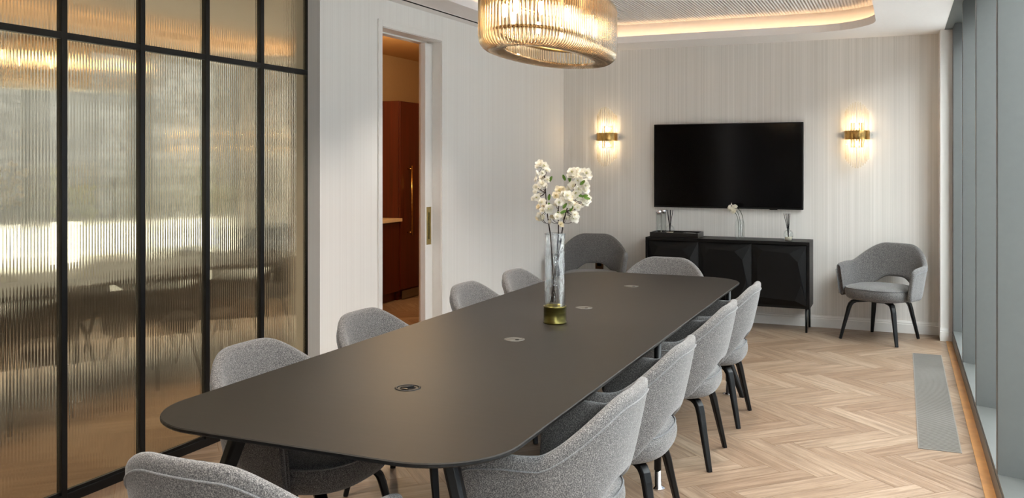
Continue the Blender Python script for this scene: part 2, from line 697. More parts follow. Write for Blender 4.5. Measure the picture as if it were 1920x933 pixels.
wbox('pull_recess', (-.0765, ys0 + .019, zz0 + .038), (-.0755, ys1 - .019, zz1 - .038), M['brass_olive'], h)
o = MB().loft([[Vector((a, s, z)) for a, z in ((0, 0), (.018, 0), (.018, .08), (.008, .1), (.006, .108), (0, .108))] for s in (S1 + cw, 4.08)], True, True, False).build('baseboard_left', M['white'])
o.location, o.rotation_euler = frame['loc'], frame['rot']
struct(o)

# ------------------------------------------------------------------ pantry behind the door
struct(box('wall_pantry', (-5.82, 4.4, 0), (-5.67, 10.8, 2.9), M['pantry_wall']))
struct(MB().box((-5.82, 10.4, 0), (-3.2, 10.55, 2.9)).box((-5.82, 4.45, 0), (-3.45, 4.6, 2.9)).build('wall_pantry_end', M['pantry_wall']))
struct(box('wall_pantry_side', (-3.40, 8.80, 0), (-3.25, 10.5, 2.9), M['pantry_wall']))
struct(box('ceiling_pantry', (-5.82, 4.4, 2.80), (-3.35, 10.6, 2.9), M['pantry_ceiling']))
lamp('pantry_lamp', 'POINT', (-4.25, 7.3, 2.5), PANTRY_W, (1.0, .72, .42), .10)

tall = empty('tall_cabinet', (-5.34, 8.93, 0))
tag(tall, 'tall glossy red-brown cabinet with a long brass handle seen through the doorway', 'cabinet')
box('body', (-.31, -.43, .06), (.29, .47, 2.185), M['mahogany'], tall, .002)
box('plinth', (-.31, -.43, 0), (.275, .47, .06), M['mahogany'], tall)
dr = box('door', (.29, -.425, .115), (.31, .465, 2.18), M['mahogany'], tall, .003)
hd = MB().tube([(.365, -.27, .70), (.365, -.27, 1.475)], .011, 10)
hd.tube([(.31, -.27, .735), (.365, -.27, .735)], .008, 8).tube([(.31, -.27, 1.44), (.365, -.27, 1.44)], .008, 8)
tag(hd.build('handle', M['brass'], dr), 'long brass bar handle')
gr = MB().box((.311, -.40, .012), (.318, .06, .100))
for k in range(7):
    gr.box((.318, -.385, .020 + k * .0105), (.321, .045, .025 + k * .0105))
tag(gr.build('vent_grille', M['steel'], tall), 'steel ventilation grille')

base = empty('base_cabinet', (-5.34, 7.85, 0))
tag(base, 'low red-brown base unit beside the tall cabinet in the doorway', 'cabinet')
box('body', (-.31, -.80, .10), (.285, .648, .865), M['mahogany'], base)
box('plinth', (-.31, -.80, 0), (.24, .648, .10), M['mahogany'], base)
box('door', (.285, .05, .105), (.303, .645, .855), M['mahogany'], base, .002)
box('door', (.285, -.795, .105), (.303, .044, .855), M['mahogany'], base, .002)
tag(box('worktop', (-5.66, 7.05, .866), (-5.0, 8.498, .900), M['stone_top'], None, .003), 'pale stone worktop on the low base unit in the doorway', 'worktop')

# ------------------------------------------------------------------ glazed partition
Y0B, DY, BW = 2.828, .4437, .030
part = empty('glazed_partition', (XP, 2.0, 0))
tag(part, 'black steel framed partition of tall bronze reeded glass panes along the room', 'partition')
px0, py0 = XP, 2.0
bars = [Y0B + DY * k for k in range(-10, 5)]
y_lo, y_hi = bars[0], bars[-1]
for yb in bars:
    MB().box((XG - .02 - px0, yb - BW / 2 - py0, 0), (0, yb + BW / 2 - py0, 2.625)).build('mullion', M['black_metal'], part, None, .0015)
for nm, z0, z1 in (('transom', 2.047, 2.077), ('sill_rail', 0, .042), ('head_rail', 2.59, 2.63)):
    MB().box((XG - .018 - px0, y_lo - py0, z0), (-.001, y_hi - py0, z1)).build(nm, M['black_metal'], part, None, .0015)
MB().box((XG - .018 - px0, y_lo - py0, .042), (-.008, y_hi - py0, .056)).build('glazing_bead', M['black_metal'], part)
RIBS, AMP = 26, .00036


def pane_mesh(z0, z1):
    m = MB()
    wd = DY - BW + .008
    n = RIBS * 8
    top, bot = [], []
    for i in range(n + 1):
        y = -wd / 2 + wd * i / n
        x = AMP * math.cos(2 * PI * RIBS * i / n)
        bot.append((x, y, z0)); top.append((x, y, z1))
    v = bot + top
    f = [(i, i + 1, n + 2 + i, n + 1 + i) for i in range(n)]
    m.add(v, f, True)
    m.box((-.008, -wd / 2, z0), (-.0008, wd / 2, z1))
    return m


lowm = upm = None
for k in range(len(bars) - 1):
    yc = (bars[k] + bars[k + 1]) / 2
    if lowm is None:
        a = pane_mesh(.05, 2.05).build('lower_pane', M['reeded'], part)
        b = pane_mesh(2.074, 2.595).build('upper_pane', M['reeded'], part)
        lowm, upm = a.data, b.data
    else:
        a = link('lower_pane', lowm, part)
        b = link('upper_pane', upm, part)
    a.location = b.location = (XG - px0, yc - py0, 0)

# ------------------------------------------------------------------ ceiling with tray recess
hole = rounded_rect(-2.88, -.185, -.15, 8.145, .52, 14)


def offset_rr(d):
    return rounded_rect(-2.88 - d, -.185 + d, -.15 - d, 8.145 + d, .52 + d, 14)


outer = [(-3.6, YF - .1), (.335, YF - .1), (.335, YB + .05), (-3.6, YB + .05)]
tess = tessellate_polygon([[Vector((x, y, 0)) for x, y in outer], [Vector((x, y, 0)) for x, y in hole]])
allp = outer + hole
cm = MB().add([(x, y, ZC) for x, y in allp], [tuple(t) for t in tess])
cm.add([(x, y, 2.9) for x, y in outer], [(0, 1, 2, 3)])
n = len(outer)
struct(cm.build('ceiling', M['ceiling']))


def ring_prism(inner_pts, outer_pts, z0, z1):
    n = len(inner_pts)
    v = [(x, y, z) for pts, z in ((inner_pts, z0), (inner_pts, z1), (outer_pts, z1), (outer_pts, z0)) for x, y in pts]
    f = []
    for a, b in ((0, 1), (1, 2), (2, 3), (3, 0)):
        f += [(a * n + i, a * n + (i + 1) % n, b * n + (i + 1) % n, b * n + i) for i in range(n)]
    return MB().add(v, f, True)


lip = ring_prism(hole, offset_rr(.018), ZC - .001, ZC + .062)
lip.s = [False] * len(lip.s)
struct(lip.build('trim_3', M['ceiling']))
cove = ring_prism(offset_rr(.018), offset_rr(.145), ZC + .006, ZC + .012)
struct(cove.build('ceiling.001', M['ceiling']))
side = ring_prism(offset_rr(.130), offset_rr(.150), ZC + .006, ZU + .03)
struct(side.build('wall_cove', M['ceiling']))
up = offset_rr(.14)
struct(MB().add([(x, y, ZU) for x, y in up], [tuple(range(len(up)))]).build('ceiling.002', M['fluted']))
led = ring_prism(offset_rr(.030), offset_rr(.042), ZC + .013, ZC + .020)
tag(led.build('led_strip', M['led']), 'warm light strip hidden behind the lip of the recessed ceiling', 'light strip')

# slot diffuser in the ceiling beside the side wall
sl = empty('slot_diffuser', (-3.125, 6.6, ZC))
tag(sl, 'long thin black air slot in the ceiling beside the side wall', 'air vent')
MB().box((-.012, -1.95, -.0025), (.012, 1.95, .001)).build('slot', M['slot'], sl, None, 0, 0, None, (0, 0, WROT))
MB().box((-.020, -1.96, -.002), (-.012, 1.96, .001)).box((.012, -1.96, -.002), (.020, 1.96, .001)).build('frame', M['ceiling'], sl, None, 0, 0, None, (0, 0, WROT))

# ------------------------------------------------------------------ window wall of deep grey fins
ZS, ZH, DEP = .105, 2.665, .26
fin_y = [-1.62, -.41, .83, 2.07, 3.31, 4.553, 5.804, 7.029, 8.30]
box_s = MB().box((XR - .003, YF, 0), (XR - .0005, 8.39, ZS - .02))
struct(box_s.build('trim_4', M['fin_dark']))
struct(box('trim_5', (.335, YF, ZC - .002), (XR, 8.40, ZC + .12), M['fin']))
win = 0
for i, fy in enumerate(fin_y):
    ft = .055 if i < len(fin_y) - 1 else .10
    fn = MB().box((XR, fy, 0), (XR + DEP, fy + ft, 2.9))
    struct(fn.build('trim_%d' % (6 + i), M['fin'], None, None, .003))
for i in range(len(fin_y) - 1):
    a, b = fin_y[i] + .055, fin_y[i + 1]
    wi = empty('window_%d' % (i + 1), (XR, a, 0))
    struct(wi)
    L = b - a
    # sloping sill, head, glass frame and pane
    MB().add([(0, 0, ZS), (DEP - .03, 0, ZS - .02), (DEP - .03, L, ZS - .02), (0, L, ZS), (0, 0, 0), (DEP - .03, 0, 0), (DEP - .03, L, 0), (0, L, 0)],
             [(0, 1, 2, 3), (4, 7, 6, 5), (0, 4, 5, 1), (3, 2, 6, 7), (0, 3, 7, 4), (1, 5, 6, 2)]).build('window_sill', M['fin'], wi)
    MB().box((0, 0, ZH), (DEP, L, 2.9)).build('window_head', M['fin'], wi)
    g = DEP - .03
    MB().box((g - .02, 0, ZS - .02), (g + .03, .045, ZH)).box((g - .02, L - .045, ZS - .02), (g + .03, L, ZH)).box((g - .02, .045, ZS - .02), (g + .03, L - .045, ZS + .03)).box((g - .02, .045, ZH - .05), (g + .03, L - .045, ZH)).build('window_frame', M['fin'], wi)
    MB().box((g, .04, ZS), (g + .006, L - .04, ZH - .04)).build('window_pane', M['window_glass'], wi)

# ------------------------------------------------------------------ courtyard outside (seen as a reflection)
struct(box('ground_courtyard', (.75, -8, -.2), (9, 22, -.1), M['paving']))
sv, sf, sc = [], [], []
z = -.1
random.seed(3)
while z < 4.2:
    hgt = random.uniform(.10, .17)
    y = -5.0 - random.random()
    while y < 17:
        ln = random.uniform(.35, .95)
        d = random.uniform(0, .035)
        o = len(sv)
        x0, x1 = 5.0 - d, 5.3
        y0, y1, z0, z1 = y + .006, y + ln - .006, z + .006, z + hgt - .006
        sv += [(x0, y0, z0), (x0, y1, z0), (x0, y1, z1), (x0, y0, z1), (x1, y0, z0), (x1, y1, z0), (x1, y1, z1), (x1, y0, z1)]
        fs = [(0, 1, 2, 3), (0, 3, 7, 4), (1, 5, 6, 2), (3, 2, 6, 7), (0, 4, 5, 1)]
        sf += [tuple(q + o for q in f) for f in fs]
        sc += [random.random()] * 5
        y += ln
    z += hgt
me = bpy.data.meshes.new('wall_courtyard')
me.from_pydata(sv, [], sf)
ca = me.attributes.new('plank', 'FLOAT', 'FACE')
for i, c in enumerate(sc):
    ca.data[i].value = c
me.materials.append(M['stone'])
struct(link('wall_courtyard', me))
struct(box('wall_courtyard_back', (5.06, -6, -.1), (5.3, 17, 4.2), M['louvre']))
pw = MB().box((4.3, 2.0, -.1), (4.55, 9.55, .60)).box((4.27, 1.98, .60), (4.58, 9.57, .64))
tag(pw.build('planter_wall', M['render_white']), 'low white garden wall in front of the stone facade, seen reflected in the reeded glass', 'garden wall')
for nm_y0, nm_y1, nm_z1, lab in ((10.0, 10.45, 2.75, 'tall narrow grey louvred shutter on the stone facade, reflected in the glass'), (10.78, 11.3, 1.35, 'low dark grey louvred panel on the stone facade, reflected in the glass')):
    lv = empty('louvre_panel', (4.94, (nm_y0 + nm_y1) / 2, -.1))
    tag(lv, lab, 'shutter')
    hw = (nm_y1 - nm_y0) / 2
    MB().box((-.03, -hw, 0), (.02, -hw + .04, nm_z1)).box((-.03, hw - .04, 0), (.02, hw, nm_z1)).box((-.03, -hw, 0), (.02, hw, .06)).box((-.03, -hw, nm_z1 - .06), (.02, hw, nm_z1)).build('frame', M['louvre'], lv)
    lm = MB()
    zz = .08
    while zz < nm_z1 - .1:
        lm.add([(-.022, -hw + .04, zz), (-.022, hw - .04, zz), (.012, hw - .04, zz + .055), (.012, -hw + .04, zz + .055)], [(0, 1, 2, 3)])
        zz += .06
    lm.build('slats', M['louvre'], lv)
random.seed(11)
for cy, hh, lab in ((9.40, 1.45, 'brown-green shrub beyond the white garden wall, reflected in the glass'), (9.95, 1.15, 'lower olive shrub by the grey shutter, reflected in the glass')):
    sh = empty('shrub', (4.74, cy, -.1))
    tag(sh, lab, 'shrub')
    MB().tube([(0, 0, 0), (.01, .02, hh * .5), (.03, -.02, hh * .85)], [.02, .016, .008], 6).build('stem', M['stem_brown'], sh)
    fm = MB()
    for _ in range(420):
        a, rr = random.uniform(0, 2 * PI), random.random() ** .5 * .24
        p = Vector((rr * math.cos(a) * .7, rr * math.sin(a), hh * random.uniform(.55, 1.1)))
        q = Vector((random.gauss(0, 1), random.gauss(0, 1), random.gauss(0, 1))).normalized()
        r_ = q.orthogonal().normalized()
        s = random.uniform(.03, .06)
        fm.add([p - q * s, p + r_ * s * .4, p + q * s, p - r_ * s * .4], [(0, 1, 2, 3)])
    tag(fm.build('foliage', M['shrub'], sh), None, None, None, 'stuff')

# ------------------------------------------------------------------ floor vent grille
vent = empty('floor_vent', (.185, 6.465, 0))
tag(vent, 'long flush metal air grille set in the wooden floor near the windows', 'floor vent')
MB().box((-.104, -1.29, -.001), (-.098, 1.29, .003)).box((.098, -1.29, -.001), (.104, 1.29, .003)).box((-.098, -1.29, -.001), (.098, -1.284, .003)).box((-.098, 1.284, -.001), (.098, 1.29, .003)).build('frame', M['grille'], vent)
gm = MB()
k = 0
yy = -1.28
while yy < 1.28:
    gm.box((-.098, yy, -.001), (.098, yy + .0100, .0025))
    yy += .0165
gm.build('grille', M['grille'], vent)
box('duct', (-.098, -1.284, -.0012), (.098, 1.284, .0002), M['fin_dark'], vent)

# ------------------------------------------------------------------ conference table
TX, TY0, TY1, THW, TZ = -1.533, 1.978, 6.035, .588, .74
tab = empty('conference_table', (TX, 4.005, 0))
tag(tab, 'long matt dark brown conference table with rounded corners in the middle of the room', 'table')
hy_ = (TY1 - TY0) / 2


def rr2(d):
    return rounded_rect(-THW + d, THW - d, -hy_ + d, hy_ - d, .25 - d, 12)


prof = [(.030, TZ - .022), (.004, TZ - .014), (0, TZ - .010), (0, TZ - .003), (.003, TZ)]
tm = MB()
rings = [[(x, y, zz) for x, y in rr2(d)] for d, zz in prof]
tm.loft(rings[3:], True, True, False)
tt = tm.build('tabletop', M['tabletop'], tab)
eb = MB().loft(rings[:4], True, True, False).build('edge_band', M['black_metal'], tt)
tag(eb, 'black bevelled edge')
for sx in (-1, 1):
    for sy in (-1, 1):
        top = Vector((sx * .35, sy * (hy_ - .272), TZ - .02))
        bot = Vector((sx * .60, sy * (hy_ - .172), 0))
        pts = [bot.lerp(top, q) for q in (0, .5, 1)]
        MB().sweep(pts, [.034, .045, .056], [.030, .036, .042], (sy * .3, sx, 0)).build('leg', M['black_metal'], tab, None, .002)
MB().box((-.36, -hy_ + .25, TZ - .062), (-.31, hy_ - .25, TZ - .021)).box((.31, -hy_ + .25, TZ - .062), (.36, hy_ - .25, TZ - .021)).box((-.36, -hy_ + .25, TZ - .060), (.36, -hy_ + .29, TZ - .021)).box((-.36, hy_ - .29, TZ - .060), (.36, hy_ - .25, TZ - .021)).build('underframe', M['black_metal'], tab)
for sx in (-1, 1):
    for yy in (.06, 1.90):
        cp = MB().tube([(sx * .50, yy, .085), (sx * .50, yy, TZ - .022)], .017, 12).build('support_post', M['black_metal'], tab)
        tag(MB().lathe([(.001, 0), (.034, 0), (.034, .006), (.017, .012), (.014, .085), (.001, .085)], 16, (sx * .50, yy, 0), False).build('foot', M['chrome'], cp), 'chrome foot')
gy = [2.641, 3.552, 4.476, 5.380]
for i, y in enumerate(gy):
    lab = ['open black cable port in the tabletop at the near end of the table', 'flat grey cable port cover in the tabletop in front of the flower vase',
           'flat grey cable port cover in the tabletop just behind the flower vase', 'flat grey cable port cover nearest the far end of the tabletop'][i]
    gq = empty('cable_port', (TX, y, TZ))
    tag(gq, lab, 'cable port', 'cable ports along the tabletop')
    MB().lathe([(.037, -.002), (.037, .0015), (.040, .0025), (.0445, .0015), (.0445, -.002)], 32, (0, 0, 0), False).build('rim', M['black_metal'] if i == 0 else M['lid_grey'], gq)
    if i == 0:
        MB().lathe([(.037, .0012), (.033, -.001), (.024, .0006), (.001, .0012)], 32, (0, 0, 0), False).build('bowl', M['slot'], gq)
        MB().box((-.012, -.026, .001), (.012, -.018, .0035)).tube([(-.02, -.012, .002), (.012, .018, .003)], .003, 6).build('latch', M['black_metal'], gq)
    else:
        MB().lathe([(.037, .0008), (.036, .0018), (.001, .0018)], 32, (0, 0, 0), False).build('lid', M['lid_grey'], gq)
        MB().lathe([(.009, .0018), (.009, .0026), (.001, .0026)], 14, (.018, -.012, 0), False).build('finger_hole', M['slot'], gq)


# ------------------------------------------------------------------ upholstered armchair
def plan(s):
    """Centre line of the shell in plan, s in -1..1 (0 = middle of the back, +-1 = arm fronts). Chair faces +y."""
    a, b, arm = .300, .238, .135
    L = .47
    t = abs(s)
    sg = 1 if s >= 0 else -1
    ka = .76
    if t < ka:
        ph = t / ka * PI / 2
        x = a * math.sin(ph) ** .88
        y = -b * math.cos(ph) ** .80
    else:
        q = (t - ka) / (1 - ka)
        x = a + .004 * q
        y = arm * q
    return Vector((sg * x, y, 0))


def shell_rings():
    rings, crest = [], []
    NS = 56
    ss = [-1 + 2 * i / NS for i in range(NS + 1)]
    base_pts = [plan(s) for s in ss]
    # even spacing along the arc
    cum = [0]
    for i in range(1, len(base_pts)):
        cum.append(cum[-1] + (base_pts[i] - base_pts[i - 1]).length)
    tot = cum[-1]
    N = 44

    def at(d):
        d = min(max(d, 0), tot)
        for i in range(1, len(cum)):
            if cum[i] >= d - 1e-9:
                q = (d - cum[i - 1]) / (cum[i] - cum[i - 1])
                return base_pts[i - 1].lerp(base_pts[i], q)
        return base_pts[-1]

    P = [at(tot * i / N) for i in range(N + 1)]
    for i in range(N + 1):
        s = abs(-1 + 2 * i / N)
        tg = (P[min(i + 1, N)] - P[max(i - 1, 0)]).normalized()
        nrm = Vector((tg.y, -tg.x, 0))          # outward
        if nrm.dot(P[i] - Vector((0, .05, 0))) < 0:
            nrm = -nrm
        uu = min(1, max(0, (s - .155) / .425))
        top = .803 - .160 * (.55 * (1 - math.cos(uu * PI / 2)) + .45 * smooth(0, 1, uu)) - .012 * smooth(.70, 1, s)
        bot = .512 - .075 * smooth(.10, .36, s) - .082 * smooth(.30, .52, s)
        lean = .21 * (1 - smooth(.25, .75, s)) + .14 * smooth(.25, .75, s)
        th = .046
        endt = smooth(.90, 1.0, s)
        th *= 1 - .25 * endt
        top -= .016 * endt ** 2
        ring = []

        def pt(z, off):
            zz = bot + z * (top - bot)
            o_ = off * th / 2 + lean * (zz - .42)
            return P[i] + nrm * o_ + Vector((0, 0, zz))
        e = .018 / (top - bot)
        for z_, of in ((e, 1), (.25, 1.08), (.5, 1.1), (.75, 1.08), (1 - e * 1.1, .95), (1 - e * .25, .62), (1, 0), (1 - e * .25, -.62), (1 - e * 1.1, -.95), (.75, -1.05), (.5, -1.1), (.25, -1.05), (e, -.95), (e * .2, -.6), (0, 0), (e * .2, .65)):
            ring.append(pt(z_, of))
        crest.append(pt(1 - .042 / (top - bot), 1.07))
        if i in (0, N):
            fwd = (P[i] - P[1 if i == 0 else N - 1]).normalized() * .001
            down = [pt(q, .94) + fwd for q in (.80, .6, .4, .2, .06)]
            if i == 0:
                crest = down[::-1] + crest
            else:
                crest = crest + down
        rings.append(ring)
    # rounded arm fronts
    for endi, nb in ((0, 1), (N, N - 1)):
        d = (P[endi] - P[nb]).normalized()
        c = sum(rings[endi], Vector()) / len(rings[endi])
        r2 = [c + (p - c) * .82 + d * .012 for p in rings[endi]]
        r3 = [c + (p - c) * .45 + d * .016 for p in rings[endi]]
        if endi == 0:
            rings = [r3, r2] + rings
        else:
            rings = rings + [r2, r3]
            c2 = c
    return rings, crest


def seat_outline(d=0.):
    pts = []
    for k in range(40):
        a = 2 * PI * k / 40
        c, s = math.cos(a), math.sin(a)
        e = .72
        x = (.268 - d) * math.copysign(abs(c) ** e, c)
        y = (.262 - d) * math.copysign(abs(s) ** e, s)
        pts.append((x, y + .008))
    return pts


def make_chair():
    t = empty('armchair')
    rings, crest = shell_rings()
    sh = MB().loft(rings, True, True, True).build('backrest_shell', M['fabric'], t, None, 0, 1)
    MB().tube(crest, .0030, 6).build('piping', M['piping'], sh)
    st = MB()
    prof = [(.12, .340), (.035, .342), (.010, .352), (-.004, .385), (-.005, .418), (.003, .438), (.018, .452), (.07, .463), (.16, .468)]
    st.loft([[(x, y, z) for x, y in seat_outline(d)] for d, z in prof], True, True, True)
    so = st.build('seat', M['fabric'], t, None, 0, 1)
    MB().tube([(x, y, .441) for x, y in seat_outline(.0035)], .0034, 6, False, True).build('piping', M['piping'], so)
    MB().lathe([(.001, .318), (.10, .318), (.13, .326), (.13, .340), (.001, .340)], 20, (0, 0, 0), False).build('seat_base', M['black_wood'], t)
    for sx in (-1, 1):
        for sy, tipx, tipy in ((1, .245, .245), (-1, .205, -.245)):
            e = Vector((sx * tipx, tipy, 0))
            u = Vector((sx * tipx, tipy, 0)).normalized()
            r = e.length
            pts, ws, hs = [], [], []
            for rad, z_, w_, h_ in ((.05, .330, .046, .022), (.12, .331, .046, .023), (r * .62, .328, .045, .026), (r * .70, .318, .043, .030), (r * .755, .298, .041, .032), (r * .79, .268, .040, .030), (r * .85, .19, .036, .027), (r * .93, .09, .031, .024), (r, 0, .026, .021)):
                pts.append(u * rad + Vector((0, 0, z_)))
                ws.append(w_); hs.append(h_)
            lg = MB().sweep(pts, ws, hs, (-u.y, u.x, 0))
            zmin = min(p[2] for p in lg.v)
            lg.v = [(x, y, max(z_, 0)) for x, y, z_ in lg.v]
            lg.build('leg', M['black_wood'], t, None, .0015)
    return t


# facing: rz = 0 looks along +y
spots = [
    (-1.085, 2.75, PI / 2, 'grey tweed armchair at the near right corner of the table', 'chairs along the table'),
    (-1.095, 3.54, PI / 2, 'grey tweed armchair on the window side of the table, second from its near end', 'chairs along the table'),
    (-1.10, 4.58, PI / 2, 'grey tweed armchair on the window side of the table, third from its near end', 'chairs along the table'),
    (-1.09, 5.36, PI / 2, 'grey tweed armchair on the window side of the table, closest to the black sideboard', 'chairs along the table'),
    (-2.04, 2.79, -PI / 2, 'grey tweed armchair between the near end of the table and the reeded glass partition', 'chairs along the table'),
    (-2.055, 3.61, -PI / 2, 'grey tweed armchair on the doorway side of the table, just before the open door', 'chairs along the table'),
    (-2.04, 4.69, -PI / 2, 'grey tweed armchair on the doorway side of the table, just past the open door', 'chairs along the table'),
    (-2.035, 5.40, -PI / 2, 'grey tweed armchair just left of the flower vase on the doorway side', 'chairs along the table'),
    (-1.56, 1.95, 0.0, 'grey tweed armchair at the near head of the table, back to the camera', 'chairs along the table'),
    (-1.60, 6.28, PI, 'grey tweed armchair at the far head of the table in front of the sideboard', 'chairs along the table'),
    (-2.74, 8.22, PI + .22, 'grey tweed armchair in the back corner between the side wall and the sideboard', 'chairs by the back wall'),
    (-.155, 8.275, PI - .43, 'grey tweed armchair by the back wall between the sideboard and the windows', 'chairs by the back wall'),
]
proto = make_chair()
for i, (x, y, rz, lab, grp) in enumerate(spots):
    c = proto if i == 0 else copy_tree(proto)
    c.location = (x, y, 0)
    c.rotation_euler = (0, 0, rz)
    tag(c, lab, 'chair', grp)

# ------------------------------------------------------------------ sideboard
SX0, SX1, SY0, SY1 = -2.224, -.742, 8.285, 8.640
sb = empty('sideboard', ((SX0 + SX1) / 2, (SY0 + SY1) / 2, 0))
tag(sb, 'black three-door sideboard with faceted doors on thin legs under the television', 'sideboard')
hx, hyd = (SX1 - SX0) / 2, (SY1 - SY0) / 2
MB().box((-hx, -hyd, .775), (hx, hyd, .803)).box((-hx, -hyd, .210), (-hx + .022, hyd, .775)).box((hx - .022, -hyd, .210), (hx, hyd, .775)).box((-hx + .022, -hyd + .02, .210), (hx - .022, hyd, .232)).box((-hx + .022, hyd - .012, .232), (hx - .022, hyd, .775)).box((-hx + .022, -hyd + .05, .232), (hx - .022, hyd - .012, .30)).build('body', M['cab_black'], sb, None, .0015)
dw = (2 * hx - .044) / 3
for k in range(3):
    x0, x1 = -hx + .022 + dw * k + .0015, -hx + .022 + dw * (k + 1) - .0015
    z0, z1 = .232, .774
    yb, yf = -hyd + .022, -hyd + .012
    ym = -hyd - .016
    outline = [(x0, z0), (x1, z0), (x1, z1), (x0, z1)]
    # irregular cut-gem facets: raised ridge points inside a flat rim
    A = (x0 + .06, z0 + .07); B = (x1 - .10, z0 + .05); C = (x1 - .045, z0 + .20); D = (x1 - .075, z1 - .15); E = (x1 - .15, z1 - .075); F = (x0 + .10, z1 - .055); G = (x0 + .05, z1 - .16)
    v = [(x, yf, z_) for x, z_ in outline] + [(x, ym, z_) for x, z_ in (A, B, C, D, E, F, G)] + [(x, yb, z_) for x, z_ in outline]
    f = [(4, 5, 6, 7, 8, 9, 10), (0, 1, 5, 4), (1, 6, 5), (1, 2, 7, 6), (2, 8, 7), (2, 3, 9, 8), (3, 10, 9), (3, 0, 4, 10),
         (0, 11, 12, 1), (1, 12, 13, 2), (2, 13, 14, 3), (3, 14, 11, 0), (11, 14, 13, 12)]
    MB().add(v, f).build('door', M['cab_black'], sb)
for sx in (-1, 1):
    for sy in (-1, 1):
        MB().tube([(sx * (hx - .03), sy * (hyd - .03), 0), (sx * (hx - .03), sy * (hyd - .03), .212)], .0105, 10).build('leg', M['black_metal'], sb)
ZT = .803

# tray with jars
tr = empty('serving_tray', (-1.962, 8.45, ZT))
tag(tr, 'black rectangular tray with raised rim holding jars on the sideboard', 'tray')
box('base', (-.225, -.13, 0), (.225, .13, .008), M['tray_black'], tr)
MB().box((-.228, -.133, 0), (.228, -.123, .046)).box((-.228, .123, 0), (.228, .133, .046)).box((-.228, -.123, 0), (-.218, .123, .046)).box((.218, -.123, 0), (.228, .123, .046)).build('rim', M['tray_black'], tr, None, .002)


def glass_jar(x, y, z, lab):
    j = empty('lidded_jar', (x, y, z))
    tag(j, lab, 'jar', 'tall glass jars on the tray')
    MB().lathe([(.024, 0), (.026, .004), (.026, .205), (.0235, .205), (.0235, .006), (.002, .006)], 24, (0, 0, 0), True).build('glass_body', M['glass'], j)
    MB().lathe([(.002, .206), (.030, .206), (.030, .236), (.028, .240), (.002, .240)], 24, (0, 0, 0), True).build('lid', M['chrome'], j)
    return j


glass_jar(-2.125, 8.41, ZT + .0086, 'tall clear glass jar with a silver lid standing toward the tray front')
glass_jar(-2.108, 8.525, ZT + .0086, 'tall clear glass jar with a silver lid set behind its twin on the tray')


def diffuser(x, y, z, lab, reeds):
    d = empty('reed_diffuser', (x, y, z))
    tag(d, lab, 'diffuser', 'reed diffusers on the sideboard')
    MB().lathe([(.002, 0), (.030, 0), (.033, .004), (.034, .030), (.041, .040), (.0425, .058), (.036, .080), (.022, .094), (.011, .099), (.011, .112), (.013, .114), (.009, .114), (.009, .100)], 24, (0, 0, 0), False).build('bottle', M['glass'], d)
    MB().lathe([(.002, .003), (.030, .003), (.031, .034), (.002, .034)], 20, (0, 0, 0), True).build('oil', M['oil'], d)
    for ax_, ay_ in reeds:
        MB().tube([(-ax_ * .05, -ay_ * .05, .008), (ax_ * .25, ay_ * .25, .105), (ax_, ay_, .245)], .0028, 6).build('reed', M['reed'], d)
    return d


diffuser(-2.028, 8.45, ZT + .0086, 'reed diffuser with black sticks standing on the black tray', ((-.030, 0), (-.004, .02), (.026, .01), (.012, -.02), (-.018, -.01)))
diffuser(-.934, 8.40, ZT, 'reed diffuser with black sticks at the window end of the sideboard', ((-.040, 0), (-.014, .02), (.012, .01), (.004, -.02), (-.022, -.01)))
ds = empty('trinket_dish', (-1.84, 8.44, ZT + .0086))
tag(ds, 'small silver dish lying on the black tray beside the diffuser', 'dish')
MB().lathe([(.002, 0), (.035, 0), (.058, .020), (.062, .028), (.059, .028), (.034, .005), (.002, .004)], 28, (0, 0, 0), False).build('bowl', M['chrome'], ds)
MB().lathe([(.062, .0265), (.0635, .029), (.060, .0285)], 28, (0, 0, 0), False).build('rolled_edge', M['chrome'], ds)

# glass vase with white blooms on the sideboard
gv = empty('glass_vase', (-1.370, 8.43, ZT))
tag(gv, 'ribbed clear glass vase in the middle of the sideboard', 'vase')
rg = []
for z_, r_ in ((0, .036), (.012, .041), (.05, .0435), (.12, .0435), (.155, .039), (.168, .033), (.180, .033)):
    rg.append([(r_ * (1 + .05 * math.cos(8 * 2 * PI * k / 64)) * math.cos(2 * PI * k / 64), r_ * (1 + .05 * math.cos(8 * 2 * PI * k / 64)) * math.sin(2 * PI * k / 64), z_) for k in range(64)])
MB().loft(rg, True, False, True).build('body', M['glass'], gv)
MB().lathe([(.002, 0), (.035, 0), (.036, .012), (.002, .014)], 32, (0, 0, 0), False).build('base', M['glass'], gv)


def petal_verts(L, Wd, cup, n=4):
    """One petal along +x, cupped upward: a small curved grid."""
    v, f = [], []
    for i in range(n + 1):
        u = i / n
        w_ = Wd * math.sin(PI * (.12 + .80 * u)) ** .8
        for j in (-1, 0, 1):
            v.append((L * u, w_ * j * .5, cup * (u ** 1.6) * L + .18 * w_ * j * j))
    for i in range(n):
        for j in range(2):
            a = i * 3 + j
            f.append((a, a + 1, a + 4, a + 3))
    return v, f


def blossom_mesh(seed, R=.026):
    rnd = random.Random(seed)
    m = MB()
    for layer, (cnt, tilt, L, wd) in enumerate(((6, .12, R, R * .95), (6, .50, R * .86, R * .80), (5, .95, R * .62, R * .6))):
        for k in range(cnt):
            a = 2 * PI * (k + .5 * layer) / cnt + rnd.uniform(-.15, .15)
            v, f = petal_verts(L * rnd.uniform(.9, 1.08), wd, .35)
            R1 = Matrix.Rotation(a, 3, 'Z') @ Matrix.Rotation(-tilt + rnd.uniform(-.15, .15), 3, 'Y')
            m.add([R1 @ Vector(p) + Vector((0, 0, .002 * layer)) for p in v], f, True)
    return m


def calla(parent, p0, p1, p2, tip):
    return MB().tube([p0, p1, p2], .003, 6)


